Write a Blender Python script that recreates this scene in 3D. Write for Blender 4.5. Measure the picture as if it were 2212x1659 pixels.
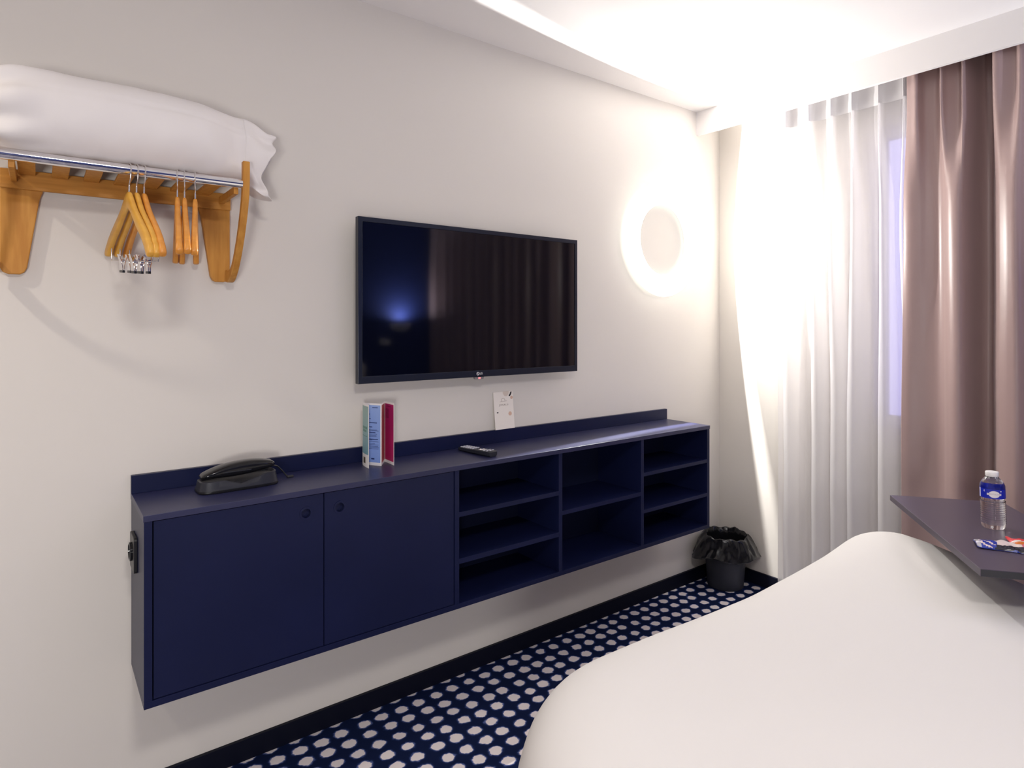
import bpy, bmesh, math, random
from mathutils import Vector, Matrix, noise
random.seed(7)
PI = math.pi
for o in list(bpy.data.objects): bpy.data.objects.remove(o)
scene = bpy.context.scene
COL = scene.collection
H = 1.315                      # eye height above the floor

# ------------------------------------------------------------------ camera
cam_d = bpy.data.cameras.new('camera'); cam = bpy.data.objects.new('camera', cam_d); COL.objects.link(cam)
cam_d.sensor_width = 36.0; cam_d.lens = 1350.0 / 2212 * 36
cam_d.shift_y = -(829.5 - 701.6) / 2212; cam_d.clip_start = 0.05
cam.location = (0, 0, H); cam.rotation_euler = (PI/2, 0, math.radians(52.86 - 90))
scene.camera = cam
vs = scene.view_settings
vs.view_transform = 'Standard'; vs.look = 'None'; vs.gamma = 1; vs.use_curve_mapping = False
vs.exposure = 0.39

# ------------------------------------------------------------------ world (night sky outside the window)
w = bpy.data.worlds.new('night'); scene.world = w; w.use_nodes = True
w.node_tree.nodes['Background'].inputs[0].default_value = (0.48, 0.45, 0.85, 1)
w.node_tree.nodes['Background'].inputs[1].default_value = 1.5

# ------------------------------------------------------------------ lamps' light and added fill
def light(name, kind, loc, energy, color=(1, 1, 1), size=0.1, rot=(0, 0, 0), **kw):
    d = bpy.data.lights.new(name, kind); d.energy = energy; d.color = color
    if kind == 'AREA': d.size = size
    elif kind != 'SUN': d.shadow_soft_size = size
    for k, v in kw.items(): setattr(d, k, v)
    o = bpy.data.objects.new(name, d); COL.objects.link(o); o.location = loc; o.rotation_euler = rot
    return o
YB_ = -1.05
RING = Vector((2.414, 1.985, 1.725))      # centre of the ring lamp, at the wall
HALL = Vector((-0.86, 1.50, 2.385))        # recessed spot of the entrance
E_HALL = 26; E_CEIL_FILL = 20; E_SCONCE = 22; E_RING = 46; E_DIFF = 13; E_WALL_FILL = 20
light('hall_spot_bulb', 'SPOT', HALL, E_HALL, (1.0, 0.91, 0.78), 0.03, (0, 0, 0), spot_size=math.radians(140), spot_blend=0.8)
light('ceiling_fill_light', 'AREA', (0.15, -0.35, 2.372), E_CEIL_FILL, (1.0, 0.955, 0.92), 0.36, (0, 0, 0), shape='DISK')  # added fill light overhead, out of view behind the camera
light('wall_fill_light', 'AREA', (-0.70, YB_ + .125, 0.95), E_WALL_FILL, (1.0, 0.965, 0.94), 0.5, (PI/2, 0, 0), shape='DISK')  # fill light added behind the camera to brighten the television wall
light('sconce_bulb', 'AREA', (2.50, -0.955, 1.335), E_SCONCE, (0.80, 0.86, 1.0), 0.07, (PI, 0, 0), spread=math.radians(170))
rl = light('ring_bulb', 'POINT', RING, E_RING, (1.0, 0.985, 0.95), 0.0)
# luminaire distribution: nothing towards the wall, a bright rim beam just above the cut-off
rl.data.use_nodes = True
nt = rl.data.node_tree; N = nt.nodes; L = nt.links
em = N.get('Emission'); 
tc = N.new('ShaderNodeTexCoord'); sep = N.new('ShaderNodeSeparateXYZ'); L.new(tc.outputs['Normal'], sep.inputs[0])
ab = N.new('ShaderNodeMath'); ab.operation = 'MULTIPLY'; ab.inputs[1].default_value = -1.0; L.new(sep.outputs['Y'], ab.inputs[0])
cr = N.new('ShaderNodeValToRGB'); L.new(ab.outputs[0], cr.inputs[0])
e = cr.color_ramp; e.interpolation = 'LINEAR'
e.elements[0].position = 0.0; e.elements[0].color = (0, 0, 0, 1)
e.elements[1].position = 0.150; e.elements[1].color = (0.0, 0.0, 0.0, 1)
for p, v in ((0.170, 1.3), (0.196, 1.3), (0.230, 0.26), (0.32, 0.30), (0.55, 0.25), (1.0, 0.22)):
    q = e.elements.new(p); q.color = (v, v, v, 1)
mu = N.new('ShaderNodeMath'); mu.operation = 'MULTIPLY'; mu.inputs[1].default_value = 3.0
L.new(cr.outputs[0], mu.inputs[0]); L.new(mu.outputs[0], em.inputs['Strength'])

# ------------------------------------------------------------------ materials
def mat(name, col, rough=0.6, metal=0.0, spec=0.5, bump=None, **kw):
    m = bpy.data.materials.new(name); m.use_nodes = True; t = m.node_tree; b = t.nodes['Principled BSDF']
    b.inputs['Base Color'].default_value = (*col, 1); b.inputs['Roughness'].default_value = rough
    b.inputs['Metallic'].default_value = metal; b.inputs['Specular IOR Level'].default_value = spec
    for k, v in kw.items(): b.inputs[k].default_value = v
    if bump:
        sc, st, dist = bump
        tcn = t.nodes.new('ShaderNodeTexCoord'); nz = t.nodes.new('ShaderNodeTexNoise'); nz.inputs['Scale'].default_value = sc
        nz.inputs['Detail'].default_value = 4
        bp = t.nodes.new('ShaderNodeBump'); bp.inputs['Strength'].default_value = st; bp.inputs['Distance'].default_value = dist
        t.links.new(tcn.outputs['Object'], nz.inputs['Vector']); t.links.new(nz.outputs['Fac'], bp.inputs['Height'])
        t.links.new(bp.outputs['Normal'], b.inputs['Normal'])
    return m
def noisy(m, c1, c2, scale=(1, 1, 1), nscale=5, detail=4, contrast=(0.35, 0.65)):
    t = m.node_tree; b = t.nodes['Principled BSDF']
    tcn = t.nodes.new('ShaderNodeTexCoord'); mp = t.nodes.new('ShaderNodeMapping'); mp.inputs['Scale'].default_value = scale
    nz = t.nodes.new('ShaderNodeTexNoise'); nz.inputs['Scale'].default_value = nscale; nz.inputs['Detail'].default_value = detail
    r = t.nodes.new('ShaderNodeValToRGB'); r.color_ramp.elements[0].position = contrast[0]; r.color_ramp.elements[1].position = contrast[1]
    r.color_ramp.elements[0].color = (*c1, 1); r.color_ramp.elements[1].color = (*c2, 1)
    t.links.new(tcn.outputs['Object'], mp.inputs[0]); t.links.new(mp.outputs[0], nz.inputs['Vector'])
    t.links.new(nz.outputs['Fac'], r.inputs[0]); t.links.new(r.outputs[0], b.inputs['Base Color'])
    return m
def emis(name, col, s):
    m = bpy.data.materials.new(name); m.use_nodes = True; t = m.node_tree; t.nodes.clear()
    e_ = t.nodes.new('ShaderNodeEmission'); e_.inputs[0].default_value = (*col, 1); e_.inputs[1].default_value = s
    o_ = t.nodes.new('ShaderNodeOutputMaterial'); t.links.new(e_.outputs[0], o_.inputs[0]); return m

M_wall = mat('wall_paint', (0.72, 0.68, 0.632), 0.75, spec=0.25, bump=(220, 0.06, 0.001))
M_ceil = mat('ceiling_paint', (0.84, 0.81, 0.80), 0.8, spec=0.2, bump=(200, 0.05, 0.001))
M_head = mat('navy_wall_paint', (0.02, 0.03, 0.12), 0.7, spec=0.2, bump=(200, 0.05, 0.001))
M_skirt = mat('skirting_navy', (0.004, 0.005, 0.014), 0.5, spec=0.15)
M_navy = noisy(mat('navy_laminate', (0.006, 0.009, 0.034), 0.36, spec=0.24, bump=(900, 0.05, 0.0004)), (0.0062, 0.0092, 0.040), (0.0078, 0.0112, 0.049), nscale=3)
M_navy_lit = noisy(mat('navy_laminate_lit', (0.018, 0.02, 0.06), 0.38, spec=0.55, bump=(900, 0.05, 0.0004)), (0.016, 0.018, 0.062), (0.020, 0.022, 0.074), nscale=3)  # same laminate as the fronts; light on the top painted in, paler and glossier
M_navy_in = noisy(mat('navy_laminate_inner', (0.02, 0.027, 0.07), 0.6, spec=0.12), (0.006, 0.008, 0.027), (0.007, 0.010, 0.032), nscale=3)
M_beech = noisy(mat('beech_wood', (0.6, 0.33, 0.1), 0.45, spec=0.25), (0.50, 0.215, 0.038), (0.60, 0.285, 0.058), scale=(26, 26, 3), nscale=3)
M_beechh = noisy(mat('beech_wood_lengthwise', (0.6, 0.33, 0.1), 0.45, spec=0.25), (0.44, 0.190, 0.034), (0.56, 0.258, 0.050), scale=(2, 26, 26), nscale=3)
M_hang_y = noisy(mat('hanger_wood_yellow', (0.7, 0.42, 0.1), 0.35), (0.68, 0.335, 0.045), (0.76, 0.410, 0.065), scale=(20, 3, 20), nscale=3)
M_hang_o = noisy(mat('hanger_wood_orange', (0.7, 0.35, 0.1), 0.35), (0.66, 0.255, 0.038), (0.74, 0.320, 0.055), scale=(20, 3, 20), nscale=3)
M_chrome = mat('chrome', (0.85, 0.84, 0.85), 0.10, 1.0)
M_wire = mat('steel_wire', (0.75, 0.73, 0.72), 0.25, 1.0)
M_black = mat('black_plastic', (0.008, 0.008, 0.010), 0.35)
M_gloss = mat('black_gloss_plastic', (0.008, 0.008, 0.010), 0.12, spec=0.35)
M_gun = mat('dark_grey_plastic', (0.022, 0.023, 0.032), 0.38, spec=0.3)
M_tvframe = mat('tv_frame', (0.010, 0.013, 0.026), 0.28, spec=0.35)
M_screen = mat('tv_screen', (0.0015, 0.002, 0.006), 0.055, spec=0.5)
M_white = mat('white_plastic', (0.82, 0.80, 0.80), 0.45)
M_linen = mat('white_linen', (0.69, 0.665, 0.65), 0.85, spec=0.15, bump=(700, 0.05, 0.0005))
M_pillow = mat('pillow_cotton', (0.83, 0.79, 0.775), 0.85, spec=0.15, bump=(700, 0.05, 0.0005))
M_paper = mat('white_paper', (0.85, 0.82, 0.81), 0.6)
M_card = mat('cream_card', (0.86, 0.80, 0.74), 0.6)
M_gold = mat('card_edge', (0.55, 0.45, 0.20), 0.6)
M_table = mat('aubergine_laminate', (0.075, 0.058, 0.085), 0.35)
M_tedge = mat('table_edge_laminate', (0.022, 0.022, 0.028), 0.5)
M_logo = mat('logo_white', (0.85, 0.85, 0.88), 0.4)

def velvet_brown():
    m = mat('mauve_brown_satin', (0.36, 0.25, 0.24), 0.36, spec=0.6, bump=(500, 0.08, 0.0006))
    b = m.node_tree.nodes['Principled BSDF']; b.inputs['Sheen Weight'].default_value = 0.25; b.inputs['Sheen Roughness'].default_value = 0.4
    return m
M_curt = velvet_brown()
def sheer_mat():
    m = bpy.data.materials.new('sheer_voile'); m.use_nodes = True; t = m.node_tree; t.nodes.clear()
    d = t.nodes.new('ShaderNodeBsdfDiffuse'); d.inputs[0].default_value = (0.93, 0.91, 0.92, 1)
    tl = t.nodes.new('ShaderNodeBsdfTranslucent'); tl.inputs[0].default_value = (0.93, 0.91, 0.93, 1)
    tr = t.nodes.new('ShaderNodeBsdfTransparent')
    a = t.nodes.new('ShaderNodeMixShader'); a.inputs[0].default_value = 0.38
    b = t.nodes.new('ShaderNodeMixShader'); b.inputs[0].default_value = 0.28
    o_ = t.nodes.new('ShaderNodeOutputMaterial')
    t.links.new(d.outputs[0], a.inputs[1]); t.links.new(tl.outputs[0], a.inputs[2])
    t.links.new(a.outputs[0], b.inputs[1]); t.links.new(tr.outputs[0], b.inputs[2]); t.links.new(b.outputs[0], o_.inputs[0])
    return m
M_sheer = sheer_mat()
def carpet_mat():
    m = mat('dotted_carpet', (0.01, 0.02, 0.07), 0.95, spec=0.1); t = m.node_tree; b = t.nodes['Principled BSDF']; Ln = t.links.new
    tcn = t.nodes.new('ShaderNodeTexCoord')
    mp = t.nodes.new('ShaderNodeMapping'); mp.vector_type = 'POINT'
    sx, sy = 1/0.0692, 1/0.0605
    mp.inputs['Scale'].default_value = (sx, sy, 0); mp.inputs['Location'].default_value = (-0.015*sx, -(1.929 % 0.0605)*sy, 0)
    nz = t.nodes.new('ShaderNodeTexNoise'); nz.inputs['Scale'].default_value = 7; nz.inputs['Detail'].default_value = 3
    n3 = t.nodes.new('ShaderNodeTexNoise'); n3.inputs['Scale'].default_value = 55; n3.inputs['Detail'].default_value = 3
    Ln(tcn.outputs['Object'], nz.inputs['Vector']); Ln(tcn.outputs['Object'], n3.inputs['Vector']); Ln(tcn.outputs['Object'], mp.inputs[0])
    vo = t.nodes.new('ShaderNodeTexVoronoi'); vo.voronoi_dimensions = '2D'; vo.feature = 'F1'; vo.inputs['Scale'].default_value = 1.0
    vo.inputs['Randomness'].default_value = 0.14
    Ln(mp.outputs[0], vo.inputs['Vector'])
    s1 = t.nodes.new('ShaderNodeMath'); s1.operation = 'MULTIPLY_ADD'; s1.inputs[1].default_value = 0.16; s1.inputs[2].default_value = -0.08
    s2 = t.nodes.new('ShaderNodeMath'); s2.operation = 'MULTIPLY_ADD'; s2.inputs[1].default_value = 0.26; s2.inputs[2].default_value = -0.13
    Ln(nz.outputs['Fac'], s1.inputs[0]); Ln(n3.outputs['Fac'], s2.inputs[0])
    a1 = t.nodes.new('ShaderNodeMath'); a1.operation = 'ADD'; a2 = t.nodes.new('ShaderNodeMath'); a2.operation = 'ADD'
    Ln(vo.outputs['Distance'], a1.inputs[0]); Ln(s1.outputs[0], a1.inputs[1]); Ln(a1.outputs[0], a2.inputs[0]); Ln(s2.outputs[0], a2.inputs[1])
    r = t.nodes.new('ShaderNodeValToRGB'); el = r.color_ramp.elements
    el[0].position = 0.285; el[0].color = (0.78, 0.71, 0.71, 1); el[1].position = 0.44; el[1].color = (0.004, 0.010, 0.045, 1)
    q = el.new(0.315); q.color = (0.10, 0.14, 0.34, 1); q = el.new(0.37); q.color = (0.008, 0.018, 0.075, 1)
    Ln(a2.outputs[0], r.inputs[0]); Ln(r.outputs[0], b.inputs['Base Color'])
    n2 = t.nodes.new('ShaderNodeTexNoise'); n2.inputs['Scale'].default_value = 900
    bp = t.nodes.new('ShaderNodeBump'); bp.inputs['Strength'].default_value = 0.4; bp.inputs['Distance'].default_value = 0.002
    Ln(tcn.outputs['Object'], n2.inputs['Vector']); Ln(n2.outputs['Fac'], bp.inputs['Height']); Ln(bp.outputs['Normal'], b.inputs['Normal'])
    return m
M_carpet = carpet_mat()

# ------------------------------------------------------------------ mesh helpers
def box(bm, x0, x1, y0, y1, z0, z1, mtx=None):
    vs_ = [bm.verts.new(v) for v in ((x0,y0,z0),(x1,y0,z0),(x1,y1,z0),(x0,y1,z0),(x0,y0,z1),(x1,y0,z1),(x1,y1,z1),(x0,y1,z1))]
    if mtx:
        for v in vs_: v.co = mtx @ v.co
    for f in ((0,3,2,1),(4,5,6,7),(0,1,5,4),(1,2,6,5),(2,3,7,6),(3,0,4,7)): bm.faces.new([vs_[i] for i in f])
def prism(bm, pts, fn, h0, h1):
    """polygon pts (a,b) extruded between h0 and h1; fn(a,b,h) -> xyz"""
    lo = [bm.verts.new(fn(a, b, h0)) for a, b in pts]; hi = [bm.verts.new(fn(a, b, h1)) for a, b in pts]; n = len(pts)
    bm.faces.new(lo[::-1]); bm.faces.new(hi)
    for i in range(n): bm.faces.new((lo[i], lo[(i+1) % n], hi[(i+1) % n], hi[i]))
def loft(bm, rings, closed=True, cap0=True, cap1=True):
    R = [[bm.verts.new(p) for p in r] for r in rings]; n = len(rings[0])
    for a, b in zip(R, R[1:]):
        for i in range(n if closed else n-1):
            j = (i+1) % n; bm.faces.new((a[i], a[j], b[j], b[i]))
    if closed and cap0: bm.faces.new(R[0][::-1])
    if closed and cap1: bm.faces.new(R[-1])
    return R
def tube(bm, pts, r, seg=10, caps=True):
    pts = [Vector(p) for p in pts]; rings = []; up = None
    for i, p in enumerate(pts):
        t = (pts[min(i+1, len(pts)-1)] - pts[max(i-1, 0)]).normalized()
        if up is None:
            up = t.orthogonal().normalized()
        up = (up - t*up.dot(t)).normalized(); s = t.cross(up)
        rr = r[i] if isinstance(r, (list, tuple)) else r
        rings.append([p + up*(rr*math.cos(2*PI*k/seg)) + s*(rr*math.sin(2*PI*k/seg)) for k in range(seg)])
    loft(bm, rings, True, caps, caps)
def lathe(bm, prof, c=(0, 0, 0), seg=40, ax='Z', cap0=True, cap1=True):
    rings = []
    for r, h in prof:
        ring = []
        for k in range(seg):
            a = 2*PI*k/seg
            if ax == 'Z': ring.append((c[0]+r*math.cos(a), c[1]+r*math.sin(a), c[2]+h))
            elif ax == 'Y': ring.append((c[0]+r*math.cos(a), c[1]+h, c[2]+r*math.sin(a)))
            else: ring.append((c[0]+h, c[1]+r*math.cos(a), c[2]+r*math.sin(a)))
        rings.append(ring)
    loft(bm, rings, True, cap0, cap1)
def spline(pts, n=8):
    P = [Vector(p) for p in pts]; out = []
    for i in range(len(P)-1):
        p0, p1, p2, p3 = P[max(i-1, 0)], P[i], P[i+1], P[min(i+2, len(P)-1)]
        for k in range(n):
            t = k/n
            out.append(0.5*((2*p1)+(p2-p0)*t+(2*p0-5*p1+4*p2-p3)*t*t+(3*p1-p0-3*p2+p3)*t**3))
    out.append(P[-1]); return out
def rrect(x0, x1, y0, y1, r, n=6):
    rs = r if isinstance(r, (list, tuple)) else [r]*4; out = []
    for (cx, cy, a0), rr in zip(((x1, y1, 0), (x0, y1, PI/2), (x0, y0, PI), (x1, y0, 3*PI/2)), rs):
        sx = -1 if cx == x1 else 1; sy = -1 if cy == y1 else 1
        for k in range(n+1):
            a = a0+PI/2*k/n; out.append((cx+sx*rr+rr*math.cos(a), cy+sy*rr+rr*math.sin(a)))
    return out
def text(bm, body, size, mtx, ext=0.0003, align='CENTER', space=1.0):
    c = bpy.data.curves.new('t', 'FONT'); c.body = body; c.size = size; c.extrude = ext; c.align_x = align; c.align_y = 'CENTER'
    c.space_character = space; c.resolution_u = 3
    o_ = bpy.data.objects.new('t', c); COL.objects.link(o_)
    me = bpy.data.meshes.new_from_object(o_.evaluated_get(bpy.context.evaluated_depsgraph_get()))
    b2 = bmesh.new(); b2.from_mesh(me)
    for v in b2.verts: v.co = mtx(v.co) if callable(mtx) else mtx @ v.co
    tmp = bpy.data.meshes.new('t'); b2.to_mesh(tmp); b2.free(); bm.from_mesh(tmp)
    bpy.data.objects.remove(o_); bpy.data.curves.remove(c); bpy.data.meshes.remove(me); bpy.data.meshes.remove(tmp)
def obj(name, bm, m, parent=None, smooth=False, bevel=0.0, local=False, sub=0, solid=0, seg=2, angle=35):
    bmesh.ops.recalc_face_normals(bm, faces=bm.faces) if not solid else None
    root = parent
    while root is not None and root.parent is not None: root = root.parent
    org = Vector((0, 0, 0))
    if not local:
        if root is not None: org = Vector(root.location)
        else:
            xs = [v.co for v in bm.verts]
            org = Vector(((min(v.x for v in xs)+max(v.x for v in xs))/2, (min(v.y for v in xs)+max(v.y for v in xs))/2, min(v.z for v in xs)))
        for v in bm.verts: v.co -= org
    me = bpy.data.meshes.new(name); bm.to_mesh(me); bm.free()
    o_ = bpy.data.objects.new(name, me); COL.objects.link(o_)
    for mm in (m if isinstance(m, (list, tuple)) else [m]): me.materials.append(mm)
    if parent is not None: o_.parent = parent
    elif not local: o_.location = org
    if smooth:
        for p in me.polygons: p.use_smooth = True
        try: me.set_sharp_from_angle(angle=math.radians(angle))
        except Exception: pass
    if bevel:
        b = o_.modifiers.new('bevel', 'BEVEL'); b.width = bevel; b.segments = seg; b.limit_method = 'ANGLE'; b.angle_limit = math.radians(40)
    if solid:
        s = o_.modifiers.new('solid', 'SOLIDIFY'); s.thickness = solid; s.offset = 0
    if sub:
        s = o_.modifiers.new('sub', 'SUBSURF'); s.levels = sub; s.render_levels = sub
    return o_
def tag(o_, label=None, cat=None, group=None, kind=None):
    if label: o_['label'] = label
    if cat: o_['category'] = cat
    if group: o_['group'] = group
    if kind: o_['kind'] = kind
    return o_
def thing(name, label, cat, loc, rot=(0, 0, 0), group=None):
    o_ = bpy.data.objects.new(name, None); COL.objects.link(o_); o_.empty_display_size = 0.05
    o_.location = loc; o_.rotation_euler = rot; return tag(o_, label, cat, group)
def struct(name, bm, m, label=None, **kw):
    o_ = obj(name, bm, m, **kw); o_['kind'] = 'structure'
    if label: o_['label'] = label
    return o_
def B(*a):
    bm = bmesh.new()
    for x in a: box(bm, *x)
    return bm
def sstep(a, b, x):
    t = max(0.0, min(1.0, (x-a)/(b-a))); return t*t*(3-2*t)

# ------------------------------------------------------------------ the room
XL, XR, YB, YT, ZC = -2.2, 2.909, -1.05, 2.0, 2.413
PX, PZ = 2.710, 2.293                      # curtain pelmet
struct('floor', B((XL-.1, XR+.1, YB-.1, YT+.1, -.1, 0)), M_carpet, 'navy carpet with rows of ragged white dots')
# texture space: object origin is not the world origin, so put it there
fl = bpy.data.objects['floor']; d_ = fl.location.copy()
for v in fl.data.vertices: v.co += d_
fl.location = (0, 0, 0)
struct('ceiling', B((XL-.1, XR+.1, YB-.1, YT+.1, ZC, ZC+.1)), M_ceil, 'smooth white ceiling')
struct('wall_front', B((XL-.1, XR+.1, YT, YT+.1, 0, ZC)), M_wall, 'greige painted wall carrying the television')
struct('wall_back', B((XL-.1, XR+.1, YB-.1, YB, 0, ZC)), M_head, 'navy wall behind the head of the bed')
struct('wall_left', B((XL-.1, XL, YB, YT, 0, ZC)), M_wall, 'wall at the entrance end')
WY0, WY1, WZ0, WZ1 = -0.55, 1.205, 0.872, 2.17
struct('wall_right', B((XR, XR+.1, WY1, YT, 0, ZC), (XR, XR+.1, YB, WY0, 0, ZC), (XR, XR+.1, WY0, WY1, 0, WZ0), (XR, XR+.1, WY0, WY1, WZ1, ZC)),
       M_wall, 'wall with the curtained window')
t = struct('window_1', B((XR+.03, XR+.07, WY0, WY0+.05, WZ0, WZ1), (XR+.03, XR+.07, WY1-.02, WY1, WZ0, WZ1), (XR+.03, XR+.07, WY0+.05, WY1-.02, WZ0, WZ0+.05),
       (XR+.03, XR+.07, WY0+.05, WY1-.02, WZ1-.05, WZ1), (XR+.03, XR+.07, .28, .34, WZ0+.05, WZ1-.05)), M_white, 'window behind the sheer curtain')
gm = mat('window_glass', (1, 1, 1), 0.02, **{'Transmission Weight': 1.0}); gm.node_tree.nodes['Principled BSDF'].inputs['IOR'].default_value = 1.45
obj('pane', B((XR+.047, XR+.053, WY0+.05, .28, WZ0+.05, WZ1-.05), (XR+.047, XR+.053, .34, WY1-.02, WZ0+.05, WZ1-.05)), gm, t)
struct('baseboard_front', B((XL, XR-.012, YT-.012, YT, 0, .064)), M_skirt, 'dark navy skirting under the television wall', bevel=.001)
struct('baseboard_right', B((XR-.012, XR, YB, YT, 0, .064)), M_skirt, 'dark navy skirting under the window wall', bevel=.001)
bm = bmesh.new()
prism(bm, rrect(YB, YT, PZ, ZC, [0, 0, 0, 0.0], 1), lambda a, b, h: (h, a, b), PX, PX+.018)
struct('trim_1', bm, M_ceil, 'white boxed pelmet hiding the curtain track', bevel=.0015)

# ------------------------------------------------------------------ floating cabinet
cx0, cx1, cy, cb, ct = 0.2026, 2.457, 1.7404, 0.383, 0.853
T = 0.0165
cab = thing('wall_cabinet', 'long navy wall-hung sideboard with two doors and open shelves', 'cabinet', ((cx0+cx1)/2, 2.0, cb))
yb = YT-.0005
obj('worktop', B((cx0-.0015, cx1+.0015, cy-.0015, yb, ct-.016, ct)), M_navy_lit, cab, bevel=.001)
obj('upstand', B((cx0-.0015, cx1+.0005, yb-.0155, yb, ct, ct+.05)), M_navy, cab, bevel=.001)
obj('bottom_panel', B((cx0, cx1, cy, yb, cb, cb+.0165)), M_navy, cab, bevel=.0008)
obj('side_panel', B((cx0, cx0+.018, cy, yb, cb+.0165, ct-.016)), M_navy, cab, bevel=.0008)
obj('side_panel', B((cx1-.0185, cx1, cy, yb, cb+.0165, ct-.016)), M_navy, cab, bevel=.0008)
obj('back_panel', B((cx0+.018, cx1-.0185, yb-.008, yb, cb+.0165, ct-.016)), M_navy_in, cab)
zt, zb = ct-.016, cb+.0165
DV = ((1.084, 1.101), (1.536, 1.553), (1.989, 2.006))
for a, b in DV: obj('divider', B((a, b, cy, yb-.008, zb, zt)), M_navy, cab, bevel=.0006)
for x0, x1, zs in ((1.101, 1.536, ((.683, .699), (.529, .546))), (1.553, 1.989, ((.606, .622),)), (2.006, cx1-.0185, ((.684, .699), (.530, .545)))):
    for a, b in zs: obj('shelf', B((x0, x1, cy+.0005, yb-.008, a, b)), M_navy, cab, bevel=.0006)
def cab_door(x0, x1, hx):
    """front with a round finger hole lined by a ring"""
    z0, z1 = zb+.002, zt-.002; hz, r = 0.787, 0.0135
    bm = bmesh.new(); n = 32; circ = [(hx+r*math.cos(2*PI*k/n), hz+r*math.sin(2*PI*k/n)) for k in range(n)]
    outer = []
    for k in range(n):
        a = 2*PI*k/n; dx, dz = math.cos(a), math.sin(a)
        s = min((x1-hx)/dx if dx > 1e-9 else 1e9, (x0-hx)/dx if dx < -1e-9 else 1e9, (z1-hz)/dz if dz > 1e-9 else 1e9, (z0-hz)/dz if dz < -1e-9 else 1e9)
        outer.append((hx+dx*s, hz+dz*s, a))
    cs = [(x1, z1), (x0, z1), (x0, z0), (x1, z0)]
    pts = sorted([(math.atan2(q[1]-hz, q[0]-hx) % (2*PI), (q[0], q[1])) for q in outer] + [(math.atan2(c_[1]-hz, c_[0]-hx) % (2*PI), c_) for c_ in cs])
    angs = [p[0] for p in pts]; O = [p[1] for p in pts]; I = [(hx+r*math.cos(a), hz+r*math.sin(a)) for a in angs]
    y0, y1 = cy+.003, cy+.019
    rings = [[(p[0], y1, p[1]) for p in I], [(p[0], y0, p[1]) for p in I], [(p[0], y0, p[1]) for p in O], [(p[0], y1, p[1]) for p in O], [(p[0], y1, p[1]) for p in I]]
    loft(bm, rings, True, False, False); bmesh.ops.remove_doubles(bm, verts=bm.verts, dist=1e-6)
    d = obj('door', bm, M_navy, cab)
    bm = bmesh.new()
    R0, R1 = 0.0185, 0.0130
    loft(bm, [[(hx+q*math.cos(2*PI*k/40), yy, hz+q*math.sin(2*PI*k/40)) for k in range(40)] for q, yy in ((R0, y0), (R0, y0-.0016), (R1, y0-.0016), (R1, y0+.013))], True, False, True)
    obj('finger_pull', bm, M_navy, d, smooth=True, angle=30)
cab_door(0.2235, 0.6465, 0.597); cab_door(0.6495, 1.0815, 0.695)

# socket plate on the cabinet end
so = thing('power_socket', 'black double socket plate on the left end of the sideboard', 'socket', (cx0, 1.90, .674))
bm = bmesh.new(); prism(bm, rrect(1.862, 1.945, .674, .766, .008), lambda a, b, h: (h, a, b), cx0-.0085, cx0)
obj('plate', bm, M_black, so, bevel=.0015)
bm = bmesh.new(); lathe(bm, [(0.024, -.0085), (0.024, -.014), (0.020, -.015), (0.019, -.010)], (cx0, 1.905, .722), 32, 'X')
obj('outlet', bm, M_gloss, so, smooth=True)

# ------------------------------------------------------------------ television
tx0, tx1, tz0, tz1 = 0.8314, 1.8072, 1.1206, 1.6707
TYf = 1.930
tv = thing('television', 'black flat television mounted above the sideboard', 'television', ((tx0+tx1)/2, 2.0, tz0))
def frame_ring(bm, x0, x1, z0, z1, ix0, ix1, iz0, iz1, yf, yi, ybk):
    o4 = [(x0, z0), (x1, z0), (x1, z1), (x0, z1)]; i4 = [(ix0, iz0), (ix1, iz0), (ix1, iz1), (ix0, iz1)]
    loft(bm, [[(a, ybk, b) for a, b in o4], [(a, yf, b) for a, b in o4], [(a, yf, b) for a, b in i4], [(a, yi, b) for a, b in i4]], True, True, False)
bm = bmesh.new(); ix0, ix1, iz0, iz1 = tx0+.015, tx1-.014, tz0+.024, tz1-.016
frame_ring(bm, tx0, tx1, tz0, tz1, ix0, ix1, iz0, iz1, TYf, TYf+.003, TYf+.022)
obj('bezel', bm, M_tvframe, tv, bevel=.0012)
obj('screen', B((ix0, ix1, TYf+.0028, TYf+.006, iz0, iz1)), M_screen, tv)
obj('rear_housing', B((tx0+.02, tx1-.012, TYf+.022, TYf+.034, tz0+.015, tz1-.02), (tx0+.2, tx1-.2, TYf+.034, TYf+.05, tz0+.05, tz1-.12)), M_black, tv, bevel=.004)
obj('wall_bracket', B((1.20, 1.45, TYf+.05, 1.9992, 1.28, 1.50)), M_black, tv)
bm = bmesh.new(); lx, lz = 1.311, tz0+.0125
F = lambda v: Vector((v.x+lx, TYf-.0004-v.z*.5, v.y+lz))
def disc(bm, c, r, y, n=24, r2=0):
    a = [bm.verts.new((c[0]+r*math.cos(2*PI*k/n), y, c[1]+r*math.sin(2*PI*k/n))) for k in range(n)]
    if r2:
        b = [bm.verts.new((c[0]+r2*math.cos(2*PI*k/n), y, c[1]+r2*math.sin(2*PI*k/n))) for k in range(n)]
        for k in range(n): bm.faces.new((a[k], a[(k+1) % n], b[(k+1) % n], b[k]))
    else: bm.faces.new(a)
disc(bm, (lx-.0085, lz), .0062, TYf-.0006, r2=.0046); disc(bm, (lx-.0105, lz+.0015), .0011, TYf-.0006, 12)
box(bm, lx-.009, lx-.0078, TYf-.0008, TYf-.0004, lz-.003, lz+.003); box(bm, lx-.009, lx-.0045, TYf-.0008, TYf-.0004, lz-.003, lz-.002)
text(bm, 'LG', .0105, lambda v: Vector((v.x+lx+.006, TYf-.0006+v.z, v.y+lz)), .0002)
obj('logo', bm, M_logo, tv)['label'] = 'small white maker logo under the screen'
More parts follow.
